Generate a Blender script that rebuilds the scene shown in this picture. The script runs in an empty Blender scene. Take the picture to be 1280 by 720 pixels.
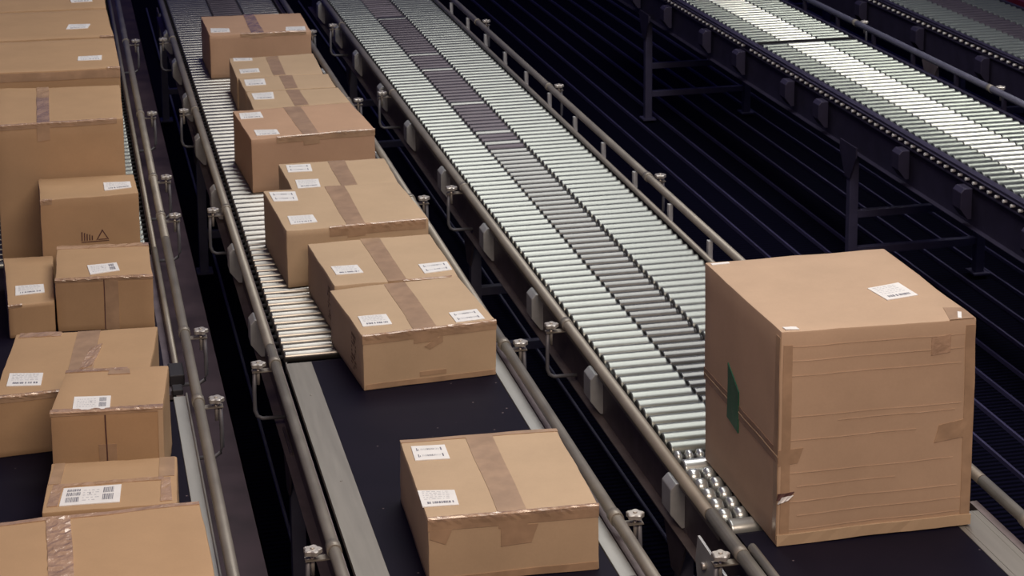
import bpy, bmesh, math, random
from mathutils import Vector, Matrix, noise
random.seed(7)
C = bpy.context.scene.collection
ZS = 1.08            # height of the conveying surface
ZC = 3.78            # camera height
# ------------------------------------------------------------------ camera
F, PX, PY = 2503.97, 665.18, -3.5
YAW, PITCH, ROLL = 0.235085, 0.1842338, 0.0056011
cy, sy, cp, sp = math.cos(YAW), math.sin(YAW), math.cos(PITCH), math.sin(PITCH)
fwd = Vector((sy*cp, cy*cp, -sp)); rgt0 = Vector((cy, -sy, 0)); dwn0 = fwd.cross(rgt0)
cr, sr = math.cos(ROLL), math.sin(ROLL)
rgt = cr*rgt0 + sr*dwn0; dwn = -sr*rgt0 + cr*dwn0
cam = bpy.data.cameras.new('camera'); co = bpy.data.objects.new('camera', cam); C.objects.link(co)
co.matrix_world = Matrix.Translation((0, 0, ZC)) @ Matrix((rgt, -dwn, -fwd)).transposed().to_4x4()
cam.sensor_width = 36; cam.lens = F/1280*36
cam.shift_x = (640-PX)/1280; cam.shift_y = (PY-360)/1280
cam.clip_end = 200
cam.dof.use_dof = True; cam.dof.focus_distance = 6.6; cam.dof.aperture_fstop = 11
bpy.context.scene.camera = co
def ray(u, v): return (u-PX)*rgt + (v-PY)*dwn + F*fwd
def at(u, v, z):
    d = ray(u, v); t = (z-ZC)/d.z
    return Vector((0, 0, ZC)) + t*d

# ------------------------------------------------------------------ materials
def nt(name):
    m = bpy.data.materials.new(name); m.use_nodes = True
    n = m.node_tree; return m, n, n.nodes['Principled BSDF']
def lk(n, a, b): n.links.new(a, b)
def ramp(n, fac, stops):
    r = n.nodes.new('ShaderNodeValToRGB'); lk(n, fac, r.inputs[0])
    e = r.color_ramp.elements
    while len(e) < len(stops): e.new(.5)
    for k, (p, c) in enumerate(stops):
        e[k].position = p; e[k].color = (*c, 1) if len(c) == 3 else c
    return r
def tex(n, scale, detail=3, rough=.5, mapscale=(1, 1, 1), dist=0):
    tc = n.nodes.new('ShaderNodeTexCoord'); mp = n.nodes.new('ShaderNodeMapping'); mp.inputs['Scale'].default_value = mapscale
    lk(n, tc.outputs['Object'], mp.inputs[0])
    t = n.nodes.new('ShaderNodeTexNoise'); t.inputs['Scale'].default_value = scale; t.inputs['Detail'].default_value = detail
    t.inputs['Roughness'].default_value = rough; t.inputs['Distortion'].default_value = dist
    lk(n, mp.outputs[0], t.inputs['Vector']); return t
def bump(n, b, h, s, d=.002):
    bp = n.nodes.new('ShaderNodeBump'); bp.inputs['Strength'].default_value = s; bp.inputs['Distance'].default_value = d
    lk(n, h, bp.inputs['Height']); lk(n, bp.outputs[0], b.inputs['Normal'])
def mat(name, col, rough=.5, metal=0., var=.15, scale=8, mapscale=(1, 1, 1), bmp=0, spec=.5, bscale=60, rvar=0):
    m, n, b = nt(name)
    t = tex(n, scale, 4, .6, mapscale)
    lo = tuple(c*(1-var) for c in col); hi = tuple(min(1, c*(1+var)) for c in col)
    r = ramp(n, t.outputs['Fac'], [(.3, lo), (.7, hi)]); lk(n, r.outputs[0], b.inputs['Base Color'])
    b.inputs['Roughness'].default_value = rough; b.inputs['Metallic'].default_value = metal
    b.inputs['Specular IOR Level'].default_value = spec
    if rvar:
        mr = n.nodes.new('ShaderNodeMapRange'); lk(n, t.outputs['Fac'], mr.inputs[0])
        mr.inputs[1].default_value = .3; mr.inputs[2].default_value = .7
        mr.inputs[3].default_value = rough-rvar; mr.inputs[4].default_value = rough+rvar
        lk(n, mr.outputs[0], b.inputs['Roughness'])
    if bmp:
        t2 = tex(n, bscale, 3, .6, mapscale); bump(n, b, t2.outputs['Fac'], bmp)
    return m
def cardboard(name, col, flute='z'):
    m, n, b = nt(name)
    t = tex(n, 3, 5, .65); t2 = tex(n, 160, 2, .5, (1, 1, 1))
    mx = n.nodes.new('ShaderNodeMath'); mx.operation = 'MULTIPLY_ADD'
    lk(n, t2.outputs['Fac'], mx.inputs[0]); mx.inputs[1].default_value = .25; lk(n, t.outputs['Fac'], mx.inputs[2])
    r = ramp(n, mx.outputs[0], [(.35, tuple(c*.9 for c in col)), (.85, tuple(c*1.08 for c in col))])
    lk(n, r.outputs[0], b.inputs['Base Color'])
    b.inputs['Roughness'].default_value = .62; b.inputs['Specular IOR Level'].default_value = .3
    sc = (1, 1, 14) if flute == 'h' else (1, 1, 1)
    t3 = tex(n, 5 if flute == 'h' else 7, 3, .5, sc); bump(n, b, t3.outputs['Fac'], .35 if flute == 'h' else .25, .006)
    return m
M = {}
M['card'] = cardboard('cardboard', (.495, .357, .228))
M['card2'] = cardboard('cardboard_red', (.47, .30, .195))
M['card4'] = cardboard('cardboard_brown', (.435, .28, .155))
M['card3'] = cardboard('cardboard_worn', (.48, .335, .225))
def tape(name, col, rough, bs, bstr):
    m, n, b = nt(name)
    t = tex(n, 12, 3, .6); r = ramp(n, t.outputs['Fac'], [(.35, tuple(c*.85 for c in col)), (.7, tuple(c*1.15 for c in col))])
    lk(n, r.outputs[0], b.inputs['Base Color']); b.inputs['Roughness'].default_value = rough
    b.inputs['Coat Weight'].default_value = 1 if bstr > .5 else .4; b.inputs['Coat Roughness'].default_value = .06 if bstr > .5 else .2
    t2 = tex(n, bs, 2, .5, dist=.4); bump(n, b, t2.outputs['Fac'], bstr, .004)
    return m
M['tape'] = tape('packing_tape', (.40, .265, .165), .38, 25, .08)
M['taped'] = tape('dark_tape', (.27, .16, .105), .35, 25, .08)
M['legd'] = mat('leg_paint_shaded', (.045, .042, .085), .5, .1, .15, 9)  # leg paint darkened, low light on the fourth line's legs put into it
M['tapew'] = tape('wrinkled_tape', (.45, .30, .20), .22, 60, .9)
M['tapeg'] = tape('green_tape', (.006, .10, .05), .4, 25, .2)
M['label'] = mat('label_paper', (.80, .79, .77), .5, 0, .04, 20)
M['ink'] = mat('label_ink', (.16, .16, .20), .6, 0, .1, 20)
M['ink2'] = mat('pale_ink', (.5, .5, .52), .6, 0, .1, 20)
M['print'] = mat('box_print', (.085, .035, .03), .7, 0, .2, 30)
M['roller'] = mat('roller_steel', (.255, .272, .258), .36, .78, .10, 5, (1, 6, 1), 0, rvar=.05)
M['rollermid2'] = mat('roller_grey', (.185, .19, .187), .34, .85, .30, 2.2, (1, 4, 1), 0, rvar=.06)
M['rollerb'] = mat('roller_polished', (.30, .29, .27), .30, .9, .08, 5, (1, 6, 1))
M['far_highlight'] = mat('far_roller_highlight', (.46, .47, .43), .32, .8, .12, 3, (1, 6, 1), 0, rvar=.05)  # soft highlight on the far rollers put into a lighter middle section
M['stub'] = mat('axle_end', (.75, .75, .74), .5, .1, .05)
M['wheel'] = mat('wheel_steel', (.60, .63, .62), .3, .75, .08, 8)
M['rollerend'] = mat('roller_bearing', (.05, .05, .055), .5, .5, .1)
M['rollermid'] = mat('roller_dark', (.085, .073, .088), .42, .5, .35, 2.2, (1, 4, 1), 0, rvar=.06)  # darker tone for the middle sections of the rollers
M['pipe'] = mat('rail_steel', (.27, .245, .21), .5, .45, .12, 6, (1, 1, 1), .03, rvar=.05)
M['alum'] = mat('cover_plate_metal', (.27, .255, .23), .5, .5, .10, 5, (8, .5, 8), .02, rvar=.04)
M['alumw'] = mat('pale_plate_metal', (.36, .365, .355), .5, .4, .08, 5, (6, .8, 6), .02)
M['frame'] = mat('frame_paint', (.115, .095, .11), .5, .25, .25, 9, (1, 1, 1), .1)
M['flange'] = mat('frame_flange', (.20, .165, .165), .5, .3, .2, 9)
M['brown'] = mat('stained_steel', (.034, .022, .029), .6, .1, .45, 3.5, (1, 1, 1), .1, spec=.25, rvar=.08)
M['grey'] = mat('bracket_grey', (.58, .60, .61), .5, .4, .12, 12)
M['rod'] = mat('rod_grey', (.15, .15, .17), .5, .3, .1)
M['rollerdim'] = mat('shaded_roller', (.10, .115, .115), .5, .4, .1, 5)  # shade on the fifth line put into a darker roller colour
M['rollermiddim'] = mat('shaded_mid_roller', (.06, .05, .065), .5, .4, .2, 5)  # middle sections of the fifth line, same shade put into the colour
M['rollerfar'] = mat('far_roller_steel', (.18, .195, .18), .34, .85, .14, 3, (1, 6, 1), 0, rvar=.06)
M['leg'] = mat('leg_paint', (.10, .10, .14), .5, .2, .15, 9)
M['dframe'] = mat('frame_paint_shaded', (.022, .018, .042), .55, .2, .2, 9)  # far frames get little light, that shade is put into the colour
M['chrome'] = mat('knob_metal', (.55, .52, .48), .4, .6, .1, 20)
M['dark'] = mat('dark_gap', (.012, .011, .016), .7, 0, .1)
M['red'] = mat('red_plastic', (.08, .006, .02), .5, 0, .1)
# belt
m, n, b = nt('belt_rubber')
t = tex(n, 4, 3, .6); r = ramp(n, t.outputs['Fac'], [(.3, (.005, .0042, .012)), (.75, (.008, .006, .015))])
tv = n.nodes.new('ShaderNodeTexVoronoi'); tv.inputs['Scale'].default_value = 14
tc = n.nodes.new('ShaderNodeTexCoord'); lk(n, tc.outputs['Object'], tv.inputs['Vector'])
r2 = ramp(n, tv.outputs['Distance'], [(.028, (.30, .24, .24)), (.06, (0, 0, 0))])
ad = n.nodes.new('ShaderNodeMixRGB'); ad.blend_type = 'ADD'; ad.inputs[0].default_value = .45
lk(n, r.outputs[0], ad.inputs[1]); lk(n, r2.outputs[0], ad.inputs[2]); lk(n, ad.outputs[0], b.inputs['Base Color'])
b.inputs['Roughness'].default_value = .6; b.inputs['Specular IOR Level'].default_value = .10
t2 = tex(n, 300, 1, .5); bump(n, b, t2.outputs['Fac'], .2, .001)
M['belt'] = m
# floor grating: fine cross bars
m, n, b = nt('floor_grating')
tc = n.nodes.new('ShaderNodeTexCoord'); w = n.nodes.new('ShaderNodeTexWave'); w.bands_direction = 'Y'
w.inputs['Scale'].default_value = 8; w.inputs['Distortion'].default_value = 0
lk(n, tc.outputs['Object'], w.inputs['Vector'])
r = ramp(n, w.outputs['Fac'], [(.2, (.0010, .0010, .0035)), (.9, (.0042, .0040, .013))]); lk(n, r.outputs[0], b.inputs['Base Color'])
b.inputs['Roughness'].default_value = .8; b.inputs['Specular IOR Level'].default_value = .02
M['floor'] = m
M['rib'] = mat('floor_rib', (.040, .036, .095), .6, .1, .2, 3)

# ------------------------------------------------------------------ mesh helpers
def bx(bm, x0, x1, y0, y1, z0, z1, mi=0):
    vs = [bm.verts.new(p) for p in ((x0, y0, z0), (x1, y0, z0), (x1, y1, z0), (x0, y1, z0), (x0, y0, z1), (x1, y0, z1), (x1, y1, z1), (x0, y1, z1))]
    for f in ((3, 2, 1, 0), (4, 5, 6, 7), (0, 1, 5, 4), (1, 2, 6, 5), (2, 3, 7, 6), (3, 0, 4, 7)):
        bm.faces.new([vs[i] for i in f]).material_index = mi
def tube(bm, pts, r, seg=12, mi=0, cap=True):
    pts = [Vector(p) for p in pts]; rings = []
    up = Vector((0, 0, 1))
    for i, p in enumerate(pts):
        a = pts[max(i-1, 0)]; c = pts[min(i+1, len(pts)-1)]; d = (c-a).normalized()
        u = up if abs(d.dot(up)) < .9 else Vector((1, 0, 0))
        s = d.cross(u).normalized(); t = s.cross(d)
        rr = r[i] if isinstance(r, (list, tuple)) else r
        rings.append([bm.verts.new(p + rr*(math.cos(2*math.pi*k/seg)*s + math.sin(2*math.pi*k/seg)*t)) for k in range(seg)])
    for i in range(len(rings)-1):
        for k in range(seg):
            f = bm.faces.new([rings[i][k], rings[i][(k+1) % seg], rings[i+1][(k+1) % seg], rings[i+1][k]]); f.smooth = True
            f.material_index = mi
    if cap:
        bm.faces.new(rings[0][::-1]).material_index = mi; bm.faces.new(rings[-1]).material_index = mi
def prism(bm, poly, axis, a0, a1, mi=0):
    # poly: 2-D outline in the plane across the axis
    def P(p, a): return {'y': (p[0], a, p[1]), 'x': (a, p[0], p[1]), 'z': (p[0], p[1], a)}[axis]
    v0 = [bm.verts.new(P(p, a0)) for p in poly]; v1 = [bm.verts.new(P(p, a1)) for p in poly]
    bm.faces.new(v0).material_index = mi; bm.faces.new(v1[::-1]).material_index = mi
    k = len(poly)
    for i in range(k): bm.faces.new([v0[i], v1[i], v1[(i+1) % k], v0[(i+1) % k]]).material_index = mi
def obj(name, bm, mats, parent=None, loc=None, bev=0):
    if not isinstance(mats, (list, tuple)): mats = [mats]
    bmesh.ops.recalc_face_normals(bm, faces=bm.faces)
    me = bpy.data.meshes.new(name); bm.to_mesh(me); bm.free()
    for q in mats: me.materials.append(q)
    o = bpy.data.objects.new(name, me); C.objects.link(o)
    if parent is not None: o.parent = parent
    if loc is not None: o.location = loc
    if bev:
        mo = o.modifiers.new('bevel', 'BEVEL'); mo.width = bev; mo.segments = 2; mo.limit_method = 'ANGLE'
    return o
def thing(name, label, cat, loc=(0, 0, 0), group=None):
    o = bpy.data.objects.new(name, None); C.objects.link(o); o.location = loc; o.empty_display_size = .1
    o['label'] = label; o['category'] = cat
    if group: o['group'] = group
    return o
def copy(o, parent, loc):
    c = o.copy(); C.objects.link(c); c.parent = parent; c.location = loc; return c
def B(): return bmesh.new()

# ------------------------------------------------------------------ floor
bm = B(); bx(bm, -8, 20, -2, 34, -.05, 0)
x = 2.93
while x < 19.9:
    bx(bm, x-.006, x+.006, -2, 34, 0, .022, 1); x += .192
fl = obj('floor', bm, [M['floor'], M['rib']]); fl['kind'] = 'structure'

def conduit(x, y0, y1, label):
    bm = B(); prism(bm, [(x-.007, 0.022), (x+.007, 0.022), (x+.007, .030), (x+.004, .034), (x-.004, .034), (x-.007, .03)], 'y', y0, y1)
    o = obj('cable_conduit', bm, M['leg']); o['label'] = label; o['category'] = 'conduit'
conduit(.83, 7, 20, 'thin dark conduit on the floor in the narrow aisle beside the brown plate')
conduit(2.35, 5, 20, 'thin dark conduit on the floor left of the wide striped roller conveyor')

# ------------------------------------------------------------------ conveyors
def roller_mesh(x0, x1, cuts, r_out, r_mid, mid, stub=0):
    # one steel tube in two or three sections with narrow dark gaps between them
    bm = B(); g = .0045 if not stub else .0015
    xs = [x0] + cuts + [x1]
    if stub: tube(bm, [(stub, 0, 0), (x0-.03, 0, 0)], .0085, 6, 3)
    tube(bm, [(x0-.03, 0, 0), (x1+.03, 0, 0)], .008, 6, 2)
    for i in range(len(xs)-1):
        a = xs[i] + (g if i else 0); b_ = xs[i+1] - (g if i < len(xs)-2 else 0)
        rr = r_mid if (mid and i == 1) else r_out
        tube(bm, [(a, 0, 0), (a+.003, 0, 0), (a+.007, 0, 0), (b_-.007, 0, 0), (b_-.003, 0, 0), (b_, 0, 0)], [rr*.82, rr, rr, rr, rr, rr*.82], 16, 1 if (mid and i == 1) else 0)
        if i: tube(bm, [(xs[i]-g-.001, 0, 0), (xs[i]+g+.001, 0, 0)], rr*.55, 8, 2)
    return bm
def add_rollers(root, ys, x0, x1, cuts, r_out, r_mid, mid=True, rfun=None, mmid=None, stub=0, mout=None):
    ys = sorted(ys); near = ys[:100]; far = ys[100:]
    protos = {}
    for y in near:
        ro, rm, mm = rfun(y) if rfun else (r_out, r_mid, None)
        key = (ro, rm, mm)
        if key not in protos:
            protos[key] = obj('roller', roller_mesh(x0, x1, cuts, ro, rm, mid, stub), [mout or M['roller'], M[mm] if mm else (mmid or M['rollermid']), M['rollerend'], M['stub']], root, (0, y, ZS-ro-.0005))
        else: copy(protos[key], root, (0, y, ZS-ro-.0005))
    if far:
        bm = B()
        for y in far:
            b2 = roller_mesh(x0, x1, cuts, r_out, r_mid, mid, stub)
            for v in b2.verts: v.co += Vector((0, y, ZS-r_out-.0005))
            me = bpy.data.meshes.new('tmp'); b2.to_mesh(me); b2.free(); bm.from_mesh(me); bpy.data.meshes.remove(me)
        o = obj('rollers_beyond', bm, [mout or M['roller'], mmid or M['rollermid'], M['rollerend']], root); o['kind'] = 'stuff'
def frame_side(root, xw, out, y0, y1, m1, m2, depth=.19, ztop=ZS-.012):
    # C-channel: web at xw, both flanges turned outwards (out = -1 left, +1 right)
    bm = B()
    a, b_ = sorted((xw, xw+out*.004)); bx(bm, a, b_, y0, y1, ztop-depth, ztop, 0)
    a, b_ = sorted((xw, xw+out*.036)); bx(bm, a, b_, y0, y1, ztop-depth-.004, ztop-depth, 1)
    a, b_ = sorted((xw, xw+out*.026)); bx(bm, a, b_, y0, y1, ztop, ztop+.004, 1)
    return obj('side_frame', bm, [m1, m2], root)
def leg(root, x, y, z1, m=None, gusset=True, foot=True, w=.026):
    m = m or M['leg']
    bm = B(); bx(bm, x-w, x+w, y-w, y+w, .022, z1)
    lg = obj('leg', bm, m, root, bev=.003)
    bm = B(); bx(bm, x-.05, x+.05, y-.06, y+.06, .022, .032); obj('foot_plate', bm, m, lg)
    if gusset:
        bm = B(); prism(bm, [(y-.12, z1+.03), (y+.12, z1+.03), (y+.12, z1-.03), (y+.035, z1-.17), (y-.035, z1-.17), (y-.12, z1-.03)], 'x', x-w-.008, x-w)
        obj('gusset', bm, M['dframe'] if m is M['legd'] else M['frame'], lg)
    return lg
def brace(root, x0, x1, y, z, m=None):
    bm = B(); bx(bm, x0, x1, y-.02, y+.02, z-.022, z+.022); obj('cross_brace', bm, m or M['leg'], root, bev=.003)
def knob_mesh():
    bm = B(); k = 30; ring0 = []; ring1 = []; ring2 = []
    for i in range(k):
        a = 2*math.pi*i/k; r = .0255*(1+.14*math.cos(5*a))
        ring0.append(bm.verts.new((r*math.cos(a), r*math.sin(a), 0)))
        ring1.append(bm.verts.new((r*math.cos(a), r*math.sin(a), .012)))
        ring2.append(bm.verts.new((r*.86*math.cos(a), r*.86*math.sin(a), .0145)))
    for i in range(k):
        j = (i+1) % k
        bm.faces.new([ring0[i], ring0[j], ring1[j], ring1[i]]); bm.faces.new([ring1[i], ring1[j], ring2[j], ring2[i]])
    bm.faces.new(ring0[::-1]); bm.faces.new(ring2)
    tube(bm, [(0, 0, .014), (0, 0, .019)], .007, 8); tube(bm, [(0, 0, -.07), (0, 0, 0)], .006, 8)
    return bm
KN = {}
def guide(root, x, z, y0, y1, knobs, out, r=.0185, mpipe=None, rods=True, seam=None):
    bm = B(); tube(bm, [(x, y0, z), (x, y1, z)], r, 14)
    g = obj('guide_rail', bm, mpipe or M['pipe'], root)
    for y in knobs:
        kx = x + out*.062
        if 'k' not in KN: KN['k'] = o = obj('clamp_knob', knob_mesh(), M['chrome'], g, (kx, y, z-.006))
        else: o = copy(KN['k'], g, (kx, y, z-.006))
        if ('b', out) not in KN:
            bm = B(); bx(bm, *sorted((out*.085, -out*.0)), -.016, .016, -.004, 0, 0)
            tube(bm, [(0, -.021, 0.022), (0, .021, 0.022)], .0225, 14)
            KN[('b', out)] = obj('clamp', bm, M['pipe'], g, (x, y, z-.022))
        else: copy(KN[('b', out)], g, (x, y, z-.022))
        if rods:
            if ('r', out) not in KN:
                bm = B(); R_ = [(out*.075, 0, -.02), (out*.078, 0, -.10), (out*.078, 0, -.175), (out*.07, 0, -.197), (out*.052, 0, -.208), (-out*.04, 0, -.21)]
                tube(bm, R_, .0075, 8); KN[('r', out)] = obj('support_rod', bm, M['rod'], g, (x, y, z))
            else: copy(KN[('r', out)], g, (x, y, z))
    return g
def hang_bracket(root, x, y, out, m=None, ztop=ZS-.035):
    m = m or M['grey']
    key = ('hb', m.name, out)
    if key not in KN:
        bm = B(); w = .062*out
        prism(bm, [(0, 0), (w*.7, 0), (w, -.02), (w, -.105), (w*.35, -.158), (0, -.158)], 'y', -.048, .048)
        KN[key] = obj('hanging_bracket', bm, m, root, (x, y, ztop), bev=.003)
    else: copy(KN[key], root, (x, y, ztop))

# --- leftmost conveyor -------------------------------------------------
YA = 8.60
rc = thing('roller_conveyor', 'leftmost roller conveyor, almost hidden under the tall brown cartons', 'conveyor', (0, 0, 0), 'roller conveyors')
add_rollers(rc, [YA+.04+.075*k for k in range(86)], -.55, .315, [], .024, .024, False)
frame_side(rc, .335, 1, YA, 15.1, M['frame'], M['flange']); frame_side(rc, -.57, -1, YA, 15.1, M['frame'], M['flange'])
bm = B(); tube(bm, [(.349, YA+.002, ZS+.012), (.349, 15.1, ZS+.012)], .0105, 10); obj('inner_rail', bm, M['pipe'], rc)
guide(rc, .398, ZS+.05, YA, 15.1, [13.0, 10.97, 9.63, 8.96], 1)
for y in (11.5, 15.0): leg(rc, .31, y, .85); leg(rc, -.55, y, .85); brace(rc, -.55, .31, y, .3)
for y in (9.3, 10.3, 11.3, 12.3): hang_bracket(rc, -.575, y, -1)
bc = thing('belt_conveyor', 'leftmost dark belt conveyor carrying the brown cartons beside the brown plate', 'conveyor', (0, 0, 0), 'belt conveyors')
def belt(root, x0, x1, y0, y1, rr=.045):
    bm = B(); pts = []
    for k in range(7):
        a = -math.pi/2 + math.pi*k/6; pts.append((y1-rr+rr*math.cos(a), ZS-rr+rr*math.sin(a)))
    pts += [(y0, ZS), (y0, ZS-2*rr)]
    prism(bm, pts, 'x', x0, x1); return obj('belt', bm, M['belt'], root)
belt(bc, -.55, .307, 6.87, YA-.03); belt(bc, -.55, .321, 3, 6.865)
frame_side(bc, .335, 1, 3, YA-.004, M['frame'], M['flange']); frame_side(bc, -.57, -1, 3, YA-.004, M['frame'], M['flange'])
bm = B(); bx(bm, .3085, .334, 6.92, YA-.004, ZS-.03, ZS-.012); obj('inner_gutter', bm, M['frame'], bc)
bm = B(); tube(bm, [(.349, 7.12, ZS+.012), (.349, YA-.004, ZS+.012)], .0115, 10); obj('inner_rail', bm, M['pipe'], bc)
bm = B(); bx(bm, .318, .372, 7.00, 7.13, ZS-.01, ZS+.03); bx(bm, .322, .36, 6.90, 6.96, ZS-.01, ZS+.012); obj('rail_end_block', bm, M['dark'], bc, bev=.004)
bm = B(); bx(bm, .322, .372, 3, 6.86, ZS-.012, ZS+.004); bx(bm, .366, .372, 3, 6.86, ZS+.004, ZS+.016); obj('cover_plate', bm, M['alumw'], bc, bev=.002)
guide(bc, .398, ZS+.05, 3, YA-.004, [7.39, 6.68, 5.0], 1)
for y in (7.45, 4.2): leg(bc, .31, y, .85); leg(bc, -.55, y, .85); brace(bc, -.55, .31, y, .3)
# brown steel plate lying alongside the leftmost line
sp_ = thing('walkway_plate', 'long stained brown steel plate running along the right of the leftmost conveyor', 'plate', (0, 0, 0))
bm = B(); bx(bm, .385, .553, 3, 18, ZS-.25, ZS-.244); bx(bm, .549, .553, 3, 18, ZS-.29, ZS-.244); obj('plate', bm, M['brown'], sp_)
for y in (5, 8, 11, 14, 17):
    bm = B(); bx(bm, .39, .54, y-.02, y+.02, ZS-.29, ZS-.25); bx(bm, .44, .48, y-.02, y+.02, .022, ZS-.29); obj('post', bm, M['leg'], sp_)

# --- second conveyor ---------------------------------------------------
YB = 7.14
rc = thing('roller_conveyor', 'narrow roller conveyor under the row of small taped cartons, second line from the left', 'conveyor', (0, 0, 0), 'roller conveyors')
def rB(y):
    t_ = min(1, max(0, (y-7.9)/1.6)); ro = round(.0225+.0085*t_, 3); return ro, round(.0225+.0035*t_, 3), 'rollermid'
add_rollers(rc, [YB+.085+.0755*k for k in range(104)], .756, 1.505, [1.04, 1.255], .031, .026, True, rB, mout=M['rollerb'])
frame_side(rc, .735, -1, YB, 15.1, M['frame'], M['flange']); frame_side(rc, 1.525, 1, YB, 15.1, M['frame'], M['flange'])
guide(rc, .698, ZS+.05, YB, 15.1, [13.0, 10.99, 9.0], -1)
guide(rc, 1.552, ZS+.05, YB, 15.1, [13.0, 10.99, 8.95], 1)
for y in (7.75, 8.7, 9.7, 10.75, 11.75, 12.75, 13.7): hang_bracket(rc, .738, y, -1)
for y in (8.25, 10.2, 12.2): hang_bracket(rc, 1.545, y, 1)
for y in (11.5, 15.3): leg(rc, .75, y, .86); leg(rc, 1.51, y, .86); brace(rc, .75, 1.51, y, .25); brace(rc, .75, 1.51, y, .55)
bc = thing('belt_conveyor', 'dark belt conveyor with wide metal side plates under the nearest single carton', 'conveyor', (0, 0, 0), 'belt conveyors')
bm = B(); bx(bm, .752, .842, YB-.02, YB-.004, ZS-.05, ZS-.02); bx(bm, .752, .842, YB-.055, YB-.028, ZS-.03, ZS-.008); obj('end_crosspiece', bm, M['frame'], bc)
belt(bc, .843, 1.484, 3, YB-.004)
frame_side(bc, .735, -1, 3, YB-.002, M['frame'], M['flange']); frame_side(bc, 1.545, 1, 3, YB-.002, M['frame'], M['flange'])
bm = B(); bx(bm, .752, .843, 3, YB-.06, ZS-.01, ZS+.006)
for y in (6.75, 6.0, 5.2, 4.5): tube(bm, [(.80, y, ZS+.006), (.80, y, ZS+.008)], .005, 10)
obj('cover_plate', bm, M['alum'], bc, bev=.002)
bm = B(); bx(bm, .7465, .7515, 3, YB-.06, ZS-.01, ZS+.012); obj('edge_strip', bm, M['alum'], bc)
bm = B(); bx(bm, 1.486, 1.535, 3, 5.03, ZS-.01, ZS+.004); bx(bm, 1.486, 1.535, 5.14, YB-.02, ZS-.01, ZS+.004); obj('cover_plate', bm, M['alumw'], bc, bev=.002)
bm = B(); bx(bm, 1.480, 1.530, 5.02, 5.15, ZS+.002, ZS+.006); obj('joint_strap', bm, M['frame'], bc)
guide(bc, .698, ZS+.05, 3, YB-.004, [6.98, 5.44, 3.5], -1)
guide(bc, 1.552, ZS+.05, 3, YB-.004, [6.96, 5.44, 3.5], 1)
for y in (6.84, 3.2): leg(bc, .75, y, .86); leg(bc, 1.51, y, .86); brace(bc, .75, 1.51, y, .3)
for y in (5.6, 4.6): hang_bracket(bc, 1.55, y, 1)

# --- third conveyor ----------------------------------------------------
YCC = 5.40
rc = thing('roller_conveyor', 'wide empty roller conveyor with a dark middle stripe, behind the huge carton', 'conveyor', (0, 0, 0), 'roller conveyors')
rnd_c = random.Random(4)
def rC(y):
    if y < 10.0: return (.0325, .0245, 'rollermid2')
    return (.0325, .0300, 'rollermid2' if rnd_c.random() < .12 else 'rollermid')
def wheel_row():
    bm = B(); tube(bm, [(1.89, 0, 0), (2.67, 0, 0)], .009, 8, 2)
    x = 1.925
    while x < 2.63:
        tube(bm, [(x-.021, 0, 0), (x-.019, 0, 0), (x-.010, 0, 0), (x+.010, 0, 0), (x+.019, 0, 0), (x+.021, 0, 0)], [.012, .022, .029, .029, .022, .012], 16, 0)
        x += .052
    return bm
def bead_row():
    bm = B(); tube(bm, [(1.89, 0, 0), (2.67, 0, 0)], .009, 8, 2); x = 1.92
    while x < 2.64:
        tube(bm, [(x-.014, 0, 0), (x-.006, 0, 0), (x+.006, 0, 0), (x+.014, 0, 0)], [.010, .024, .024, .010], 8, 0); x += .038
    return bm
pit = .0765; y = YCC+.04; ys = []
for k in range(7):
    yy = y+pit*k
    if k in (0, 6): continue
    if k == 1: wr = obj('wheel_roller', wheel_row(), [M['wheel'], M['wheel'], M['rollerend']], rc, (0, yy, ZS-.0295))
    else: copy(wr, rc, (0, yy, ZS-.0295))
obj('beaded_roller', bead_row(), [M['wheel'], M['wheel'], M['rollerend']], rc, (0, y+pit*7, ZS-.0245))
bm = roller_mesh(1.912, 2.645, [], .0325, .03, False); p0 = obj('roller', bm, [M['wheel'], M['wheel'], M['rollerend']], rc, (0, y, ZS-.033)); copy(p0, rc, (0, y+pit*6, ZS-.033))
add_rollers(rc, [y+pit*(8+k) for k in range(118)], 1.912, 2.645, [2.145, 2.355], .0325, .0235, True, rC)
frame_side(rc, 1.893, -1, YCC, 15.2, M['frame'], M['flange']); frame_side(rc, 2.665, 1, YCC, 15.2, M['frame'], M['flange'])
bm = B(); bx(bm, 1.868, 1.872, YCC, 15.2, ZS-.045, ZS-.02); obj('lip_strip', bm, M['pipe'], rc)
bm = B(); tube(bm, [(2.652, YCC, ZS+.012), (2.652, 15.2, ZS+.012)], .0125, 10); obj('inner_rail', bm, M['pipe'], rc)
guide(rc, 1.838, ZS+.045, YCC, 15.2, [13.2, 11.15, 9.1, 7.13], -1, .02)
guide(rc, 2.735, ZS+.055, YCC, 15.2, [13.02, 11.02, 9.02, 7.02], 1)
for y in (5.85, 6.84, 7.77, 8.72, 9.75, 10.75, 11.7, 12.7, 13.6, 14.5): hang_bracket(rc, 1.902, y, -1)
pp = None
for k in range(17):
    y = 5.7+.58*k
    if pp is None:
        bm = B(); bx(bm, 2.669, 2.725, -.045, .045, -.05, -.046); bx(bm, 2.669, 2.673, -.045, .045, -.10, -.046); bx(bm, 2.705, 2.725, -.012, .012, -.046, .045)
        pp = obj('rail_post', bm, M['grey'], rc, (0, y, ZS-.005))
    else: copy(pp, rc, (0, y, ZS-.005))
for y in (13.3, 9.25, 6.1-.2): leg(rc, 1.92, y, .86); leg(rc, 2.64, y, .86); brace(rc, 1.92, 2.64, y, .25); brace(rc, 1.92, 2.64, y, .55)
bc = thing('belt_conveyor', 'dark belt conveyor at the bottom right under the huge carton', 'conveyor', (0, 0, 0), 'belt conveyors')
belt(bc, 1.905, 2.572, 3, YCC-.02)
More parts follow.
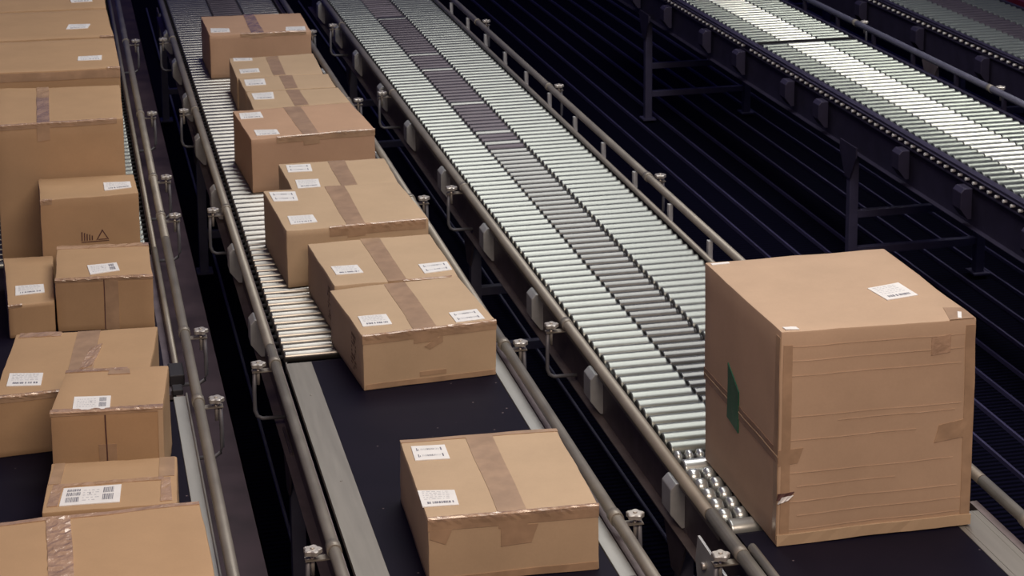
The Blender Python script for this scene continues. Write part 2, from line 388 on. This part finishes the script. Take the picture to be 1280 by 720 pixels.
frame_side(bc, 1.893, -1, 3, YCC-.004, M['frame'], M['flange']); frame_side(bc, 2.69, 1, 3, YCC-.004, M['frame'], M['flange'])
bm = B(); bx(bm, 2.575, 2.592, 3, YCC-.01, ZS-.01, ZS-.001); bx(bm, 2.594, 2.682, 3, YCC-.08, ZS-.014, ZS-.002); bx(bm, 2.66, 2.664, 3, YCC-.08, ZS-.002, ZS-.001); obj('cover_plate', bm, M['alum'], bc, bev=.002)
guide(bc, 1.842, ZS+.045, 3, YCC-.004, [5.13], -1, .021)
bm = B(); tube(bm, [(1.876, 3, ZS+.06), (1.876, 5.13, ZS+.06)], .013, 10); obj('upper_rail', bm, M['pipe'], bc)
guide(bc, 2.735, ZS+.055, 3, YCC-.004, [5.10], 1)
for y in (4.6, 3.7): leg(bc, 1.92, y, .86); leg(bc, 2.64, y, .86)
# drive bracket and motor hanging at the joint
dm = B(); prism(dm, [(5.12, 1.05), (5.40, 1.06), (5.42, .98), (5.36, .80), (5.20, .78), (5.12, .9)], 'x', 1.800, 1.808)
for (yy, zz) in ((5.18, 1.0), (5.32, 1.0), (5.20, .86), (5.34, .88), (5.27, .94)): tube(dm, [(1.786, yy, zz), (1.80, yy, zz)], .012, 6, 1)
db = obj('drive_bracket', dm, [M['grey'], M['chrome']], bc)
dm = B(); tube(dm, [(1.80, 5.34, .80), (1.62, 5.34, .80)], .055, 16); tube(dm, [(1.62, 5.34, .80), (1.60, 5.34, .80)], .03, 16); bx(dm, 1.66, 1.76, 5.28, 5.40, .70, .76)
obj('drive_motor', dm, M['frame'], bc)
dm = B(); bx(dm, 1.84, 1.88, 5.08, 5.24, .60, 1.0); prism(dm, [(1.84, .60), (1.84, .7), (1.80, .60)], 'y', 5.08, 5.09); obj('cable_duct', dm, M['grey'], bc, bev=.003)

# --- fourth conveyor ---------------------------------------------------
def slotted_side(root, x, y0, y1, out, dots, dz=.25):
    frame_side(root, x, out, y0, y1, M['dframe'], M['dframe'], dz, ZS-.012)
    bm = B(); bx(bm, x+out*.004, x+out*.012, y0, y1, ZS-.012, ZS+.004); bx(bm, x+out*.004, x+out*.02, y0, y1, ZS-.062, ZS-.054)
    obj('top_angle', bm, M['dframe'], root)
rc = thing('roller_conveyor', 'roller conveyor with a painted highlight along its middle, on tall legs at the upper right', 'conveyor', (0, 0, 0), 'roller conveyors')
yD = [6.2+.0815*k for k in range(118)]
add_rollers(rc, [y for y in yD if abs(y-12.17) > .03], 4.43, 5.09, [4.60, 4.86], .034, .034, True, stub=4.346, mout=M['rollerfar'], mmid=M['far_highlight'])
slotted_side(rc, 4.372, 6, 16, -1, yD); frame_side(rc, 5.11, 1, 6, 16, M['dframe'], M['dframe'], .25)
bm = B(); bx(bm, 4.376, 4.428, 6, 16, ZS-.02, ZS-.012); obj('inner_shelf', bm, M['dframe'], rc)
bm = B(); bx(bm, 4.43, 5.09, 12.165, 12.175, ZS-.06, ZS-.006); obj('joint_bar', bm, M['dark'], rc)
guide(rc, 5.175, ZS+.06, 6, 16, [8.3, 10.3, 12.3, 14.3], 1, .02, M['leg'])
pp = None
for k in range(16):
    y = 6.4+.62*k
    if pp is None:
        bm = B(); bx(bm, 5.114, 5.185, -.05, .05, -.04, -.034); bx(bm, 5.16, 5.18, -.014, .014, -.034, .045); pp = obj('rail_post', bm, M['dframe'], rc, (0, y, ZS))
    else: copy(pp, rc, (0, y, ZS))
for y in (7.4, 8.12, 8.85, 9.6, 10.75, 11.3, 12.2, 12.9, 13.8, 14.6): hang_bracket(rc, 4.345, y, -1, M['dframe'], ZS-.06)
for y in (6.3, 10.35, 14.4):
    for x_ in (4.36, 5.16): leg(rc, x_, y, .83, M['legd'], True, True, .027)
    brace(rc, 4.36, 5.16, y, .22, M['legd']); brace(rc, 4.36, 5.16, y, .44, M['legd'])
# --- fifth conveyor ----------------------------------------------------
rc = thing('roller_conveyor', 'dim roller conveyor in the far upper right corner with a dark middle stripe', 'conveyor', (0, 0, 0), 'roller conveyors')
yE = [8.0+.085*k for k in range(100)]
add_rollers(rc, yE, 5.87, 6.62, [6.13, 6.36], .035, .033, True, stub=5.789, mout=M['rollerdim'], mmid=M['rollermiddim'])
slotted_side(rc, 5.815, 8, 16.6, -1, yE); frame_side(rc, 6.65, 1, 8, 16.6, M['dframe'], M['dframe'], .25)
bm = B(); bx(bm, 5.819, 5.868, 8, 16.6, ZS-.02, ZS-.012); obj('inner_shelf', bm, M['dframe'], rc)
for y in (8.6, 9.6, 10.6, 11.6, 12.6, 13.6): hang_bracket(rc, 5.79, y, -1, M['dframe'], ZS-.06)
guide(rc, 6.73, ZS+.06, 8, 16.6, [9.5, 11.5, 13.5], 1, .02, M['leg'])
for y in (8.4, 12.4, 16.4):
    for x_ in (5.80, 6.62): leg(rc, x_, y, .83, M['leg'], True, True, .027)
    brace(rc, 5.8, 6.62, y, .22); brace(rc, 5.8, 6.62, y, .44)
bm = B(); bx(bm, 7.0, 7.06, 10, 20, .9, .98); o = obj('red_cable_tray', bm, M['red']); o['label'] = 'narrow dark red cable tray beyond the farthest conveyor'; o['category'] = 'cable tray'
bm = B()
for y in (10.5, 14.5, 18.5): bx(bm, 7.01, 7.05, y-.02, y+.02, .022, .9)
tp = obj('post', bm, M['leg'], o)

# ------------------------------------------------------------------ cartons
class Carton:
    def __init__(s, label, px, h, mat_='card', base=None, taper=0, group=None, z0=ZS, inset=None):
        # px: pixels of the top's back-left, back-right, front-right, front-left corners in the photograph
        s.z0 = z0; s.h = h; s.m = M[mat_]
        t = [at(u, v, z0+h) for (u, v) in px]
        b_ = [Vector((p.x, p.y, z0)) for p in t]
        if base:
            for k, (u, v) in base.items(): b_[k] = at(u, v, z0)
        s.t, s.b = t, b_
        c = sum(b_, Vector())/4; s.c = Vector((c.x, c.y, z0))
        s.root = thing('cardboard_box', label, 'box', s.c, group)
        s.w = (t[2]-t[3]).length; s.d = (t[0]-t[3]).length
        bm = B(); bmesh.ops.create_cube(bm, size=1)
        bmesh.ops.bevel(bm, geom=bm.edges[:], offset=.007/max(s.w, h), segments=2, affect='EDGES', profile=.6)
        longe = [e for e in bm.edges if e.calc_length() > .3]
        bmesh.ops.subdivide_edges(bm, edges=longe, cuts=9, use_grid_fill=True)
        seed = s.seed = Vector((random.random()*50, random.random()*50, 3))
        for v in bm.verts:
            q = s.P(v.co.x+.5, v.co.y+.5, v.co.z+.5)
            e = sum(1 for a in v.co if abs(a) > .47)
            n_ = s.N(q) + (noise.noise_vector(q*25+seed)*.0016 if e >= 2 else Vector())
            if v.co.z < -.45: n_.z = 0
            v.co = q + n_ - s.c
            if v.co.z < 0.0005: v.co.z = .0005
        for f in bm.faces: f.smooth = True
        for e in bm.edges:
            if len(e.link_faces) == 2 and e.calc_face_angle(0) > .5: e.smooth = False
        o = obj('body', bm, s.m, s.root); s.body = o
    def N(s, q): return noise.noise_vector(q*6+s.seed)*.003
    def P(s, u, v, w):
        top = (s.t[3]*(1-u)+s.t[2]*u)*(1-v) + (s.t[0]*(1-u)+s.t[1]*u)*v
        bot = (s.b[3]*(1-u)+s.b[2]*u)*(1-v) + (s.b[0]*(1-u)+s.b[1]*u)*v
        return bot*(1-w)+top*w
    def face(s, f, a, b_, off):
        # f: 'T' top (a=u,b=v), 'F' front (a=u,b=w), 'L' left (a=v,b=w), 'R' right (a=v,b=w)
        if f == 'T': p = s.P(a, b_, 1); n_ = Vector((0, 0, 1))
        elif f == 'F':
            p = s.P(a, 0, b_); e = s.t[2]-s.t[3]; n_ = Vector((e.y, -e.x, 0)).normalized()
        elif f == 'L':
            p = s.P(0, a, b_); e = s.t[0]-s.t[3]; n_ = Vector((-e.y, e.x, 0)).normalized()
        else:
            p = s.P(1, a, b_); e = s.t[1]-s.t[2]; n_ = Vector((e.y, -e.x, 0)).normalized()
        return p + s.N(p) + n_*off - s.c
    def patch(s, name, f, quad, m, off=.0014, th=.0004, n=(1, 1), wr=0, parent=None):
        # quad: four (a,b) corners BL, BR, TR, TL in face coordinates
        A = [s.face(f, a, b_, 0) for a, b_ in quad]
        na = max(n[0], int((A[1]-A[0]).length/.05)+1); nb = max(n[1], int((A[3]-A[0]).length/.05)+1)
        bm = B(); g = []
        for j in range(nb+1):
            row = []
            for i in range(na+1):
                u, v = i/na, j/nb
                a = (quad[0][0]*(1-u)+quad[1][0]*u)*(1-v)+(quad[3][0]*(1-u)+quad[2][0]*u)*v
                b_ = (quad[0][1]*(1-u)+quad[1][1]*u)*(1-v)+(quad[3][1]*(1-u)+quad[2][1]*u)*v
                row.append((a, b_, off + wr*random.uniform(-.3, 1)))
            g.append(row)
        top = [[bm.verts.new(s.face(f, a, b_, o+th)) for a, b_, o in r_] for r_ in g]
        for j in range(nb):
            for i in range(na): bm.faces.new([top[j][i], top[j][i+1], top[j+1][i+1], top[j+1][i]])
        edge = [top[0][i] for i in range(na+1)] + [top[j][na] for j in range(1, nb+1)] + [top[nb][i] for i in range(na-1, -1, -1)] + [top[j][0] for j in range(nb-1, 0, -1)]
        flat = [g[0][i] for i in range(na+1)] + [g[j][na] for j in range(1, nb+1)] + [g[nb][i] for i in range(na-1, -1, -1)] + [g[j][0] for j in range(nb-1, 0, -1)]
        low = [bm.verts.new(s.face(f, a, b_, .0)) for a, b_, o in flat]
        k = len(edge)
        for i in range(k): bm.faces.new([edge[i], low[i], low[(i+1) % k], edge[(i+1) % k]])
        return obj(name, bm, m, parent or s.root)
    def uv(s, u, v):
        # point of the top plane seen at pixel (u,v), in face coordinates (Newton on the bilinear map)
        q = at(u, v, s.z0+s.h); a = b_ = .5
        for _ in range(12):
            p = s.P(a, b_, 1); e = q-p
            da = (s.P(a+.01, b_, 1)-p)*100; db_ = (s.P(a, b_+.01, 1)-p)*100
            det = da.x*db_.y-da.y*db_.x
            a += (e.x*db_.y-e.y*db_.x)/det; b_ += (da.x*e.y-da.y*e.x)/det
        return a, b_
    def tape(s, px, m='tape', tail=.05, n=(1, 6), wr=0.0, back=None):
        q = [s.uv(*p) for p in px]   # back-left, back-right, front-right, front-left
        q = [(a, min(max(b_, .0), 1.)) for a, b_ in q]
        if px[0][1] > 900: pass
        o = s.patch('tape_strip', 'T', [q[3], q[2], q[1], q[0]], M[m], n=n, wr=wr)
        if tail:
            w = 1-tail/s.h
            s.patch('tape_end', 'F', [(q[3][0], w), (q[2][0], w+.01), (q[2][0], .995), (q[3][0], .995)], M['tape'], parent=o)
        return o
    def edge_tape(s, u0, u1, wt, wf, m='tapew', wr=.0022, side='F'):
        # tape folded over the front top edge
        a = wt/s.d; w_ = wf/s.h; k = max(6, int((u1-u0)*s.w/.014))
        secs = [('T', a, .0008), ('T', a*.5, .002), ('T', 0, .0028), ('F', 1, .0028), ('F', 1-w_*.25, .0018), ('F', 1-w_*.6, .0014), ('F', 1-w_, .0013)]
        bm = B(); rows = []
        for q_, (f, t_, o_) in enumerate(secs):
            rr = []
            for i in range(k+1):
                u = u0+(u1-u0)*i/k
                jit = random.uniform(-.4, 1)*wr*(1 if q_ < 5 else .25) if 0 < q_ < 6 else 0
                p = s.face(f, u, t_, o_+max(0, jit))
                rr.append(bm.verts.new(p))
            rows.append(rr)
        for q_ in range(len(rows)-1):
            for i in range(k):
                fc = bm.faces.new([rows[q_][i], rows[q_+1][i], rows[q_+1][i+1], rows[q_][i+1]]); fc.material_index = 0 if q_ < 4 else 1
        o = obj('edge_tape', bm, [M[m], M['tape']], s.root)
        mo = o.modifiers.new('thickness', 'SOLIDIFY'); mo.thickness = .0004; mo.offset = 0
    def label(s, px, kind=0):
        q = [s.uv(*p) for p in px]
        q = [q[3], q[2], q[1], q[0]]
        o = s.patch('shipping_label', 'T', q, M['label'], .0026)
        def bil(u, v):
            return tuple((q[0][k]*(1-u)+q[1][k]*u)*(1-v)+(q[3][k]*(1-u)+q[2][k]*u)*v for k in (0, 1))
        bm = B(); rnd = random.Random(int(px[0][0]*13+px[0][1]))
        def mark(u0, u1, v0, v1, mi=0):
            bm.faces.new([bm.verts.new(s.face('T', *bil(*p), .0034)) for p in ((u0, v0), (u1, v0), (u1, v1), (u0, v1))]).material_index = mi
        if kind == 0:      # bottom row of bold characters, pale text lines above
            u = .16
            while u < .86:
                w = rnd.choice((.02, .035, .05)); mark(u, u+w, .14, .27); u += w+rnd.choice((.012, .02, .05))
            for v in (.42, .54, .66, .78, .88):
                u = .1
                while u < .82:
                    w = rnd.uniform(.03, .12); mark(u, u+w, v, v+.03, 1); u += w+.04
        elif kind == 1:    # two rows of codes with heavy ends
            for v in (.18, .62):
                mark(.12, .15, v, v+.2); mark(.17, .19, v+.02, v+.12); mark(.82, .86, v, v+.2)
                u = .24
                while u < .78:
                    w = rnd.uniform(.008, .03); mark(u, u+w, v+.05, v+.16, 0 if .38 < u < .62 else 1); u += w+.018
        else:              # bar code block on the right, text on the left
            for v0, v1 in ((.18, .50), (.58, .88)):
                u = .70
                while u < .88:
                    w = rnd.choice((.008, .014, .02)); mark(u, u+w, v0, v1); u += w+.009
            if kind == 3:
                for v0, v1 in ((.15, .42), (.50, .68), (.74, .88)):
                    u = .08
                    while u < .30:
                        w = rnd.choice((.008, .014, .02)); mark(u, u+w, v0, v1); u += w+.009
            for v in (.2, .34, .48, .62, .76):
                u = .10 if kind == 2 else .36
                while u < .60:
                    w = rnd.uniform(.02, .07); mark(u, u+w, v, v+.035, 1); u += w+.035
            mark(.47, .485, .5, .66)
        bmesh.ops.recalc_face_normals(bm, faces=bm.faces)
        p_ = obj('label_print', bm, [M['ink'], M['ink2']], o)
        return o
    def scrawl(s, f, a0, a1, w0, w1, seed):
        # faint vertical row of printed characters on a side
        rnd = random.Random(seed); bm = B(); w = w0
        while w < w1:
            hh = rnd.uniform(.03, .06); a = a0
            while a < a1:
                ww = rnd.uniform(.008, .02)
                if rnd.random() < .7: bm.faces.new([bm.verts.new(s.face(f, *p, .0012)) for p in ((a, w), (a+ww, w), (a+ww, w+hh), (a, w+hh))])
                a += ww+.012
            w += hh+.025
        obj('printed_marks', bm, M['print'], s.root)
RB = 'cartons on the second line'; RA = 'cartons on the leftmost line'
# second line, far to near
b = Carton('farthest carton on the second line, deep, with crumpled shiny tape on its top', [(251, 21), (375, 16), (389, 39), (262, 44)], .268, 'card2', group=RB)
b.tape([(304, 19), (317, 18.5), (330, 41), (314, 42)], 'tapew', .03, (3, 8), .004); b.label([(263, 36), (286, 36), (287.5, 40.5), (264, 41)]); b.label([(357.5, 34), (381, 33), (382.5, 38), (357, 39)]); b.edge_tape(.3, .95, .02, .02)
b = Carton('low carton directly in front of the farthest one, two labels on its left half', [(286, 73), (391, 67), (404, 92), (296, 97)], .191, group=RB)
b.tape([(332, 71.5), (347, 70), (357, 93.5), (342, 94.5)]); b.label([(291, 73), (315, 72.5), (316, 76), (292.5, 77)], 1); b.label([(299, 87.5), (323, 86), (325, 90.5), (301, 92.5)])
b = Carton('middle one of three low cartons standing tight together, single label', [(298, 97.3), (410, 92), (420, 108.5), (307, 114.5)], .191, group=RB)
b.tape([(349, 95), (365, 94), (372.5, 110), (357, 111)]); b.label([(305, 100), (330.5, 99), (332.5, 106), (307.5, 107.5)])
b = Carton('third low carton in the tight trio, its front hidden by the bigger box', [(308, 115.5), (423, 109.5), (438, 127.5), (317, 137)], .191, group=RB)
b.tape([(357, 113), (374, 112), (386, 131), (369, 132.5)]); b.label([(314.5, 117.5), (341, 116), (343, 124), (318, 125)])
b = Carton('deep carton with two labels, overlapping the low trio behind it', [(291, 139), (438, 128), (469, 161), (314, 175)], .265, 'card2', group=RB)
b.tape([(354, 134.5), (375, 133), (399, 167), (379, 169)]); b.label([(299, 142), (326, 140), (329, 147.5), (301, 149.5)]); b.label([(317, 163), (346, 162), (349.5, 168), (320.5, 170)]); b.edge_tape(.2, 1, .012, .03)
b = Carton('shallow carton sandwiched between two deeper ones in mid line', [(348, 205), (480, 197), (498, 228), (366, 238)], .213, group=RB)
b.tape([(409, 201.5), (430, 200), (447, 231), (427, 233)]); b.label([(357.5, 207), (387.5, 205.5), (390.5, 214), (360.5, 216)], 1); b.label([(369, 226), (398, 224.5), (401, 234), (373, 236)])
b = Carton('large deep carton two labels left of its tape', [(329, 239), (497, 227), (536, 273), (358, 289)], .245, group=RB)
b.tape([(405, 233), (430, 231.5), (457, 280), (434, 282)]); b.label([(336, 241), (369, 240), (372.5, 251), (342, 252)], 1); b.label([(359, 270.5), (391, 269), (397, 278), (364, 281)])
b.edge_tape(.3, .98, .010, .04)
b = Carton('carton with a label each side of its tape, behind the one half on the belt', [(384, 305), (537, 292), (573, 345), (418, 357.5)], .205, group=RB)
b.tape([(450, 299.5), (474, 297.5), (509, 350), (485, 352)]); b.label([(413, 333.7), (446, 331.5), (454, 341), (420, 344)]); b.label([(523, 331), (558, 327.5), (565, 337.5), (531, 342)], 1)
b.edge_tape(.55, .95, .012, .01); b.scrawl('L', .12, .22, .2, .8, 3)
b = Carton('front carton of the queue, half on the dark belt, labels both sides of the tape', [(412, 363), (572, 345), (620, 401), (453, 420)], .207, group=RB)
b.tape([(480, 356), (506, 353), (547, 409), (518, 413)]); b.label([(447, 397), (482, 394), (490.5, 405.5), (454, 409)]); b.label([(561, 392), (596, 387), (606, 399), (570, 403.5)], 1)
b.edge_tape(.0, 1, .012, .032); b.scrawl('L', .2, .34, .15, .75, 5)
b.patch('bottom_tape', 'F', [(.42, .14), (.62, .14), (.62, .22), (.42, .22)], M['tape']); b.patch('bottom_edge_tape', 'F', [(.02, .01), (.99, .01), (.99, .10), (.02, .10)], M['tape'], n=(12, 1), wr=.0008)
b.patch('tape_tail', 'F', [(.46, .68), (.50, .62), (.60, .74), (.60, .86)], M['tape'])
b = Carton('nearest carton on the second line, alone on the dark belt', [(499, 551), (695, 536), (749, 631), (535, 650)], .20, group=RB)
b.tape([(581, 545), (614, 542.5), (659, 638.5), (623, 642.5)], 'tape', .045); b.label([(513, 559), (556, 557), (563, 574), (519, 577)], 1); b.label([(522, 614), (568, 613), (574, 632), (528, 635)])
b.edge_tape(0, 1, .014, .036); b.patch('corner_tape', 'F', [(.01, .70), (.10, .60), (.14, .83), (.01, .83)], M['tape'])
b.patch('tape_tail', 'F', [(.42, .50), (.60, .52), (.64, .80), (.42, .80)], M['tape']); b.patch('bottom_edge_tape', 'F', [(.1, .01), (.99, .01), (.99, .13), (.1, .10)], M['tape'], n=(12, 1), wr=.0006)
b.patch('back_edge_tape', 'T', [(.0, .962), (1, .962), (1, 1), (0, 1)], M['tape'], n=(10, 1), wr=.0003)

# huge carton on the third line
b = Carton('huge worn cube-shaped carton with a green tape tab on its left side', [(881, 328), (1105, 310), (1221, 398), (976, 415)], .655, 'card3', base={3: (970, 683), 2: (1212, 656), 0: (881, 574)})
b.label([(1084, 360.6), (1122.5, 354), (1147, 369), (1109, 376)])
bt = b.patch('side_tape', 'L', [(0, .385), (1, .415), (1, .475), (0, .45)], M['taped'], n=(14, 1), wr=.0005)
b.patch('side_tape_seam', 'L', [(0, .416), (1, .444), (1, .449), (0, .422)], M['card'], .0024, parent=bt)
b.patch('green_tab', 'L', [(.505, .33), (.66, .35), (.66, .62), (.505, .53)], M['tapeg'], .0032)
b.patch('front_tape', 'F', [(.0, .375), (.10, .385), (.125, .455), (0, .45)], M['tape'])
b.patch('front_tape', 'F', [(.80, .42), (.985, .44), (.985, .53), (.82, .505)], M['tape'], n=(5, 2), wr=.0008)
b.patch('clear_tape', 'F', [(.77, .84), (.87, .85), (.87, .935), (.77, .925)], M['tapew'], wr=.0002)
b.patch('edge_strip', 'F', [(.015, .03), (.06, .03), (.06, .935), (.015, .935)], M['tape'], n=(1, 12), wr=.0006)
b.patch('edge_strip', 'F', [(.945, .02), (.995, .02), (.995, .97), (.945, .97)], M['tape'], n=(1, 12), wr=.0006)
b.patch('edge_strip', 'L', [(.0, .03), (.05, .03), (.05, .97), (.0, .97)], M['tape'], n=(1, 12), wr=.0006)
for (w, a0, a1) in ((.925, .05, .99), (.86, .06, .94), (.79, .06, .93), (.60, .05, .93), (.57, .30, .9), (.49, .06, .70), (.335, .06, .90), (.27, .1, .6), (.20, .05, .92), (.135, .1, .95), (.07, .03, .97)):
    b.patch('crease', 'F', [(a0, w), (a1, w+.004), (a1, w+.0075), (a0, w+.0035)], b.m, .0007, n=(10, 1), wr=.0005)
b.patch('bottom_lip', 'F', [(.0, .005), (1, .005), (1, .055), (0, .055)], M['card'], .005, n=(16, 1), wr=.002)
b.patch('corner_tape', 'T', [(.86, .0), (.99, .0), (.99, .13), (.90, .15)], M['tape'], n=(4, 4), wr=.001)
b.patch('torn_tape', 'T', [(.905, .01), (.92, .0), (.955, .07), (.94, .08)], M['label'], .004)
b.patch('tape_scrap', 'T', [(.03, .015), (.10, .015), (.095, .045), (.025, .045)], M['label'], .0025, n=(3, 1), wr=.001)
b.patch('tape_scrap', 'T', [(.02, .94), (.12, .95), (.12, .975), (.02, .965)], M['label'], .0025)
b.patch('torn_hole', 'F', [(-.005, .215), (.06, .225), (.085, .25), (.0, .245)], M['print'], .002, n=(4, 1), wr=.003)
b.patch('torn_paper', 'F', [(.0, .20), (.05, .215), (.08, .235), (.02, .23)], M['label'], .004, n=(4, 1), wr=.004)

# leftmost line, far to near
b = Carton('farthest tall carton on the leftmost line, cut by the top of the picture', [(-62, -34), (127, -40), (132.5, 9), (-70, 18)], .66, 'card4', group=RA)
b.label([(86, -2), (114, -3), (115.6, 2.2), (89.4, 3.8)])
b = Carton('second tall carton of the leftmost line, plain top with one slanted label', [(-70, 20), (133, 11), (142, 45), (-76, 55)], .66, 'card4', group=RA)
b.label([(86, 31), (113, 30.6), (110, 35.6), (82.5, 36.5)]); b.edge_tape(.92, 1, .02, .02)
b = Carton('third tall carton of the leftmost line, standing behind the tallest taped box', [(-76, 57), (142.5, 47), (150, 84), (-84, 96)], .66, 'card4', group=RA)
b.label([(98, 71), (127.5, 70), (126.5, 75), (97, 76)]); b.edge_tape(.93, 1, .02, .02)
b.patch('edge_strip', 'F', [(0, .93), (1, .93), (1, .99), (0, .99)], M['tape'])
b = Carton('big upright carton with taped seam, its tall reddish front rising behind smaller ones', [(-8, 111), (150, 106), (154, 148), (-6, 158)], .60, 'card4', group=RA)
b.tape([(46, 109), (61, 108), (62, 154), (46, 155)], 'tapew', .08, (2, 14), .002); b.edge_tape(0, .95, .02, .02)
b = Carton('carton printed with small dark marks on its front, behind the crumpled-top box', [(48, 224), (167, 217.5), (173, 241), (50, 251)], .36, 'card4', group=RA)
b.label([(129, 229), (162.5, 227), (164.5, 234.5), (131, 238)])
# printed marks: five bars and a triangle over a base line
bm = B()
def fq(pts): bm.faces.new([bm.verts.new(b.face('F', a, w, .0012)) for a, w in pts])
W0 = .475
for k in range(5): fq([(.40+.026*k, W0), (.412+.026*k, W0), (.412+.026*k, W0+.105-.012*k), (.40+.026*k, W0+.105-.012*k)])
fq([(.40, W0-.02), (.68, W0-.02), (.68, W0-.01), (.40, W0-.01)])
fq([(.55, W0), (.562, W0), (.622, W0+.11), (.615, W0+.125)]); fq([(.68, W0), (.668, W0), (.612, W0+.11), (.615, W0+.125)]); fq([(.57, W0), (.66, W0), (.66, W0+.01), (.57, W0+.01)])
obj('printed_marks', bm, M['print'], b.root)
b.edge_tape(0, .12, .01, .02)
b = Carton('small narrow carton squeezed in at the left of the crumpled-top box', [(4, 322.5), (66, 319), (68, 376), (10, 383)], .134, 'card4', group=RA)
b.label([(19, 358.5), (55, 355.6), (55.4, 366), (19, 370)]); b.edge_tape(0, .3, .008, .01)
b = Carton('carton with crumpled taped top edges and one label with a grey code', [(71, 308), (185, 304), (191, 345), (69, 350)], .212, 'card4', group=RA)
b.label([(109, 333), (146, 329), (150, 339), (113, 344)], 2); b.edge_tape(0, 1, .022, .012, wr=.003)
b.patch('back_edge_tape', 'T', [(.0, .90), (1, .90), (1, 1), (0, 1)], M['tapew'], n=(14, 2), wr=.003)
b.patch('front_seam', 'F', [(.49, .02), (.50, .02), (.50, .97), (.49, .97)], M['print'])
b.patch('front_tape', 'F', [(.50, .02), (.64, .02), (.64, .97), (.50, .97)], M['tape'])
b = Carton('wide carton turned slightly, its taped top partly covered by the smaller one in front', [(20, 418), (197, 409), (184.5, 476), (-8, 498)], .209, 'card4', group=RA, base=None)
b.tape([(97, 414.5), (126, 413), (115, 470), (82, 476)], 'tape', .0); b.label([(12.5, 468), (54, 467), (51.5, 482), (8, 483.5)])
b.patch('crumpled_tape', 'T', [(.52, .30), (.60, .34), (.64, .72), (.56, .66)], M['tapew'], .003, n=(4, 8), wr=.004)
b.patch('back_edge_tape', 'T', [(.03, .93), (.32, .93), (.32, 1), (.03, 1)], M['tapew'], n=(8, 2), wr=.002); b.edge_tape(0, 1, .02, .02)
b = Carton('upright carton with creased top and taped front seam, in front of the turned wide one', [(83, 463.5), (211, 457), (203, 509.5), (62, 517)], .28, 'card4', group=RA)
b.label([(93, 497), (139, 495), (137.5, 511.5), (90.6, 513.7)], 2); b.edge_tape(0, 1, .03, .012, wr=.0025)
b.patch('back_edge_tape', 'T', [(.0, .93), (.6, .93), (.6, 1), (0, 1)], M['tapew'], n=(8, 2), wr=.002)
b.patch('tape_patch', 'T', [(.42, .84), (.64, .84), (.62, .96), (.42, .97)], M['tape'], .0025)
b.patch('front_seam', 'F', [(.485, .02), (.497, .02), (.497, .95), (.485, .95)], M['print'], .0024)
b.patch('front_tape', 'F', [(.42, .02), (.58, .02), (.58, .60), (.42, .60)], M['tape'])
b.patch('edge_strip', 'F', [(.955, .02), (1, .02), (1, .98), (.955, .98)], M['card'])
b = Carton('flat carton with a large barcode label and shiny tape across its top', [(64, 580), (222, 571), (221.5, 628), (52, 641)], .15, 'card4', group=RA)
b.label([(80, 612), (152, 607), (150, 627.5), (74, 633.5)], 3)
b.patch('seam_tape', 'T', [(.05, .47), (.90, .50), (.90, .57), (.05, .53)], M['tapew'], n=(20, 1), wr=.002)
b.patch('side_tape', 'T', [(.03, .1), (.11, .1), (.13, .5), (.05, .5)], M['tapew'], n=(2, 8), wr=.002)
b.patch('side_tape', 'T', [(.87, .05), (.96, .05), (.95, .55), (.88, .55)], M['tapew'], n=(2, 8), wr=.002)
b.patch('corner_tape', 'T', [(.01, .55), (.10, .55), (.11, .99), (.03, .99)], M['tape']); b.patch('corner_tape', 'T', [(.86, .58), (.98, .58), (.98, .99), (.86, .99)], M['tape'])
b = Carton('nearest carton on the leftmost line, cut by the bottom of the picture', [(-34, 658), (249, 627), (284, 790), (-62, 840)], .30, 'card4', group=RA)
b.tape([(57, 649), (88, 646), (97, 770), (64, 772)], 'tapew', 0, (4, 34), .003)
b.patch('back_edge_tape', 'T', [(.0, .975), (1, .975), (1, 1), (0, 1)], M['tapew'], n=(24, 1), wr=.0012)

# ------------------------------------------------------------------ light
def area(loc, sx, sy_, power, col, rot=(0, 0, 0), spread=180):
    l = bpy.data.lights.new('ceiling_and_fill_light', 'AREA'); l.shape = 'RECTANGLE'; l.size = sx; l.size_y = sy_; l.energy = power; l.color = col; l.spread = math.radians(spread)
    o = bpy.data.objects.new('ceiling_and_fill_light', l); C.objects.link(o); o.location = loc; o.rotation_euler = rot
area((3.2, 5.8, 7.2), 4.2, 4.2, 215, (1, .97, .91))
area((2.9, 10.3, 7.2), 3.4, 4.2, 255, (1, .96, .89))
area((1.1, .6, 5.6), 5.0, 1.6, 290, (1, .79, .61), (math.radians(54), 0, math.radians(-10)))  # added warm fill from high on the camera side for the carton fronts
area((7.2, 11.4, 5.6), .8, 6.0, 22, (1, .97, .88), (0, math.radians(29), math.radians(6)), 46)
w = bpy.data.worlds.new('world'); bpy.context.scene.world = w; w.use_nodes = True
w.node_tree.nodes['Background'].inputs[0].default_value = (.05, .05, .38, 1); w.node_tree.nodes['Background'].inputs[1].default_value = .2
vs = bpy.context.scene.view_settings
vs.view_transform = 'Standard'; vs.look = 'None'; vs.gamma = 1; vs.exposure = 0.0; vs.use_curve_mapping = False
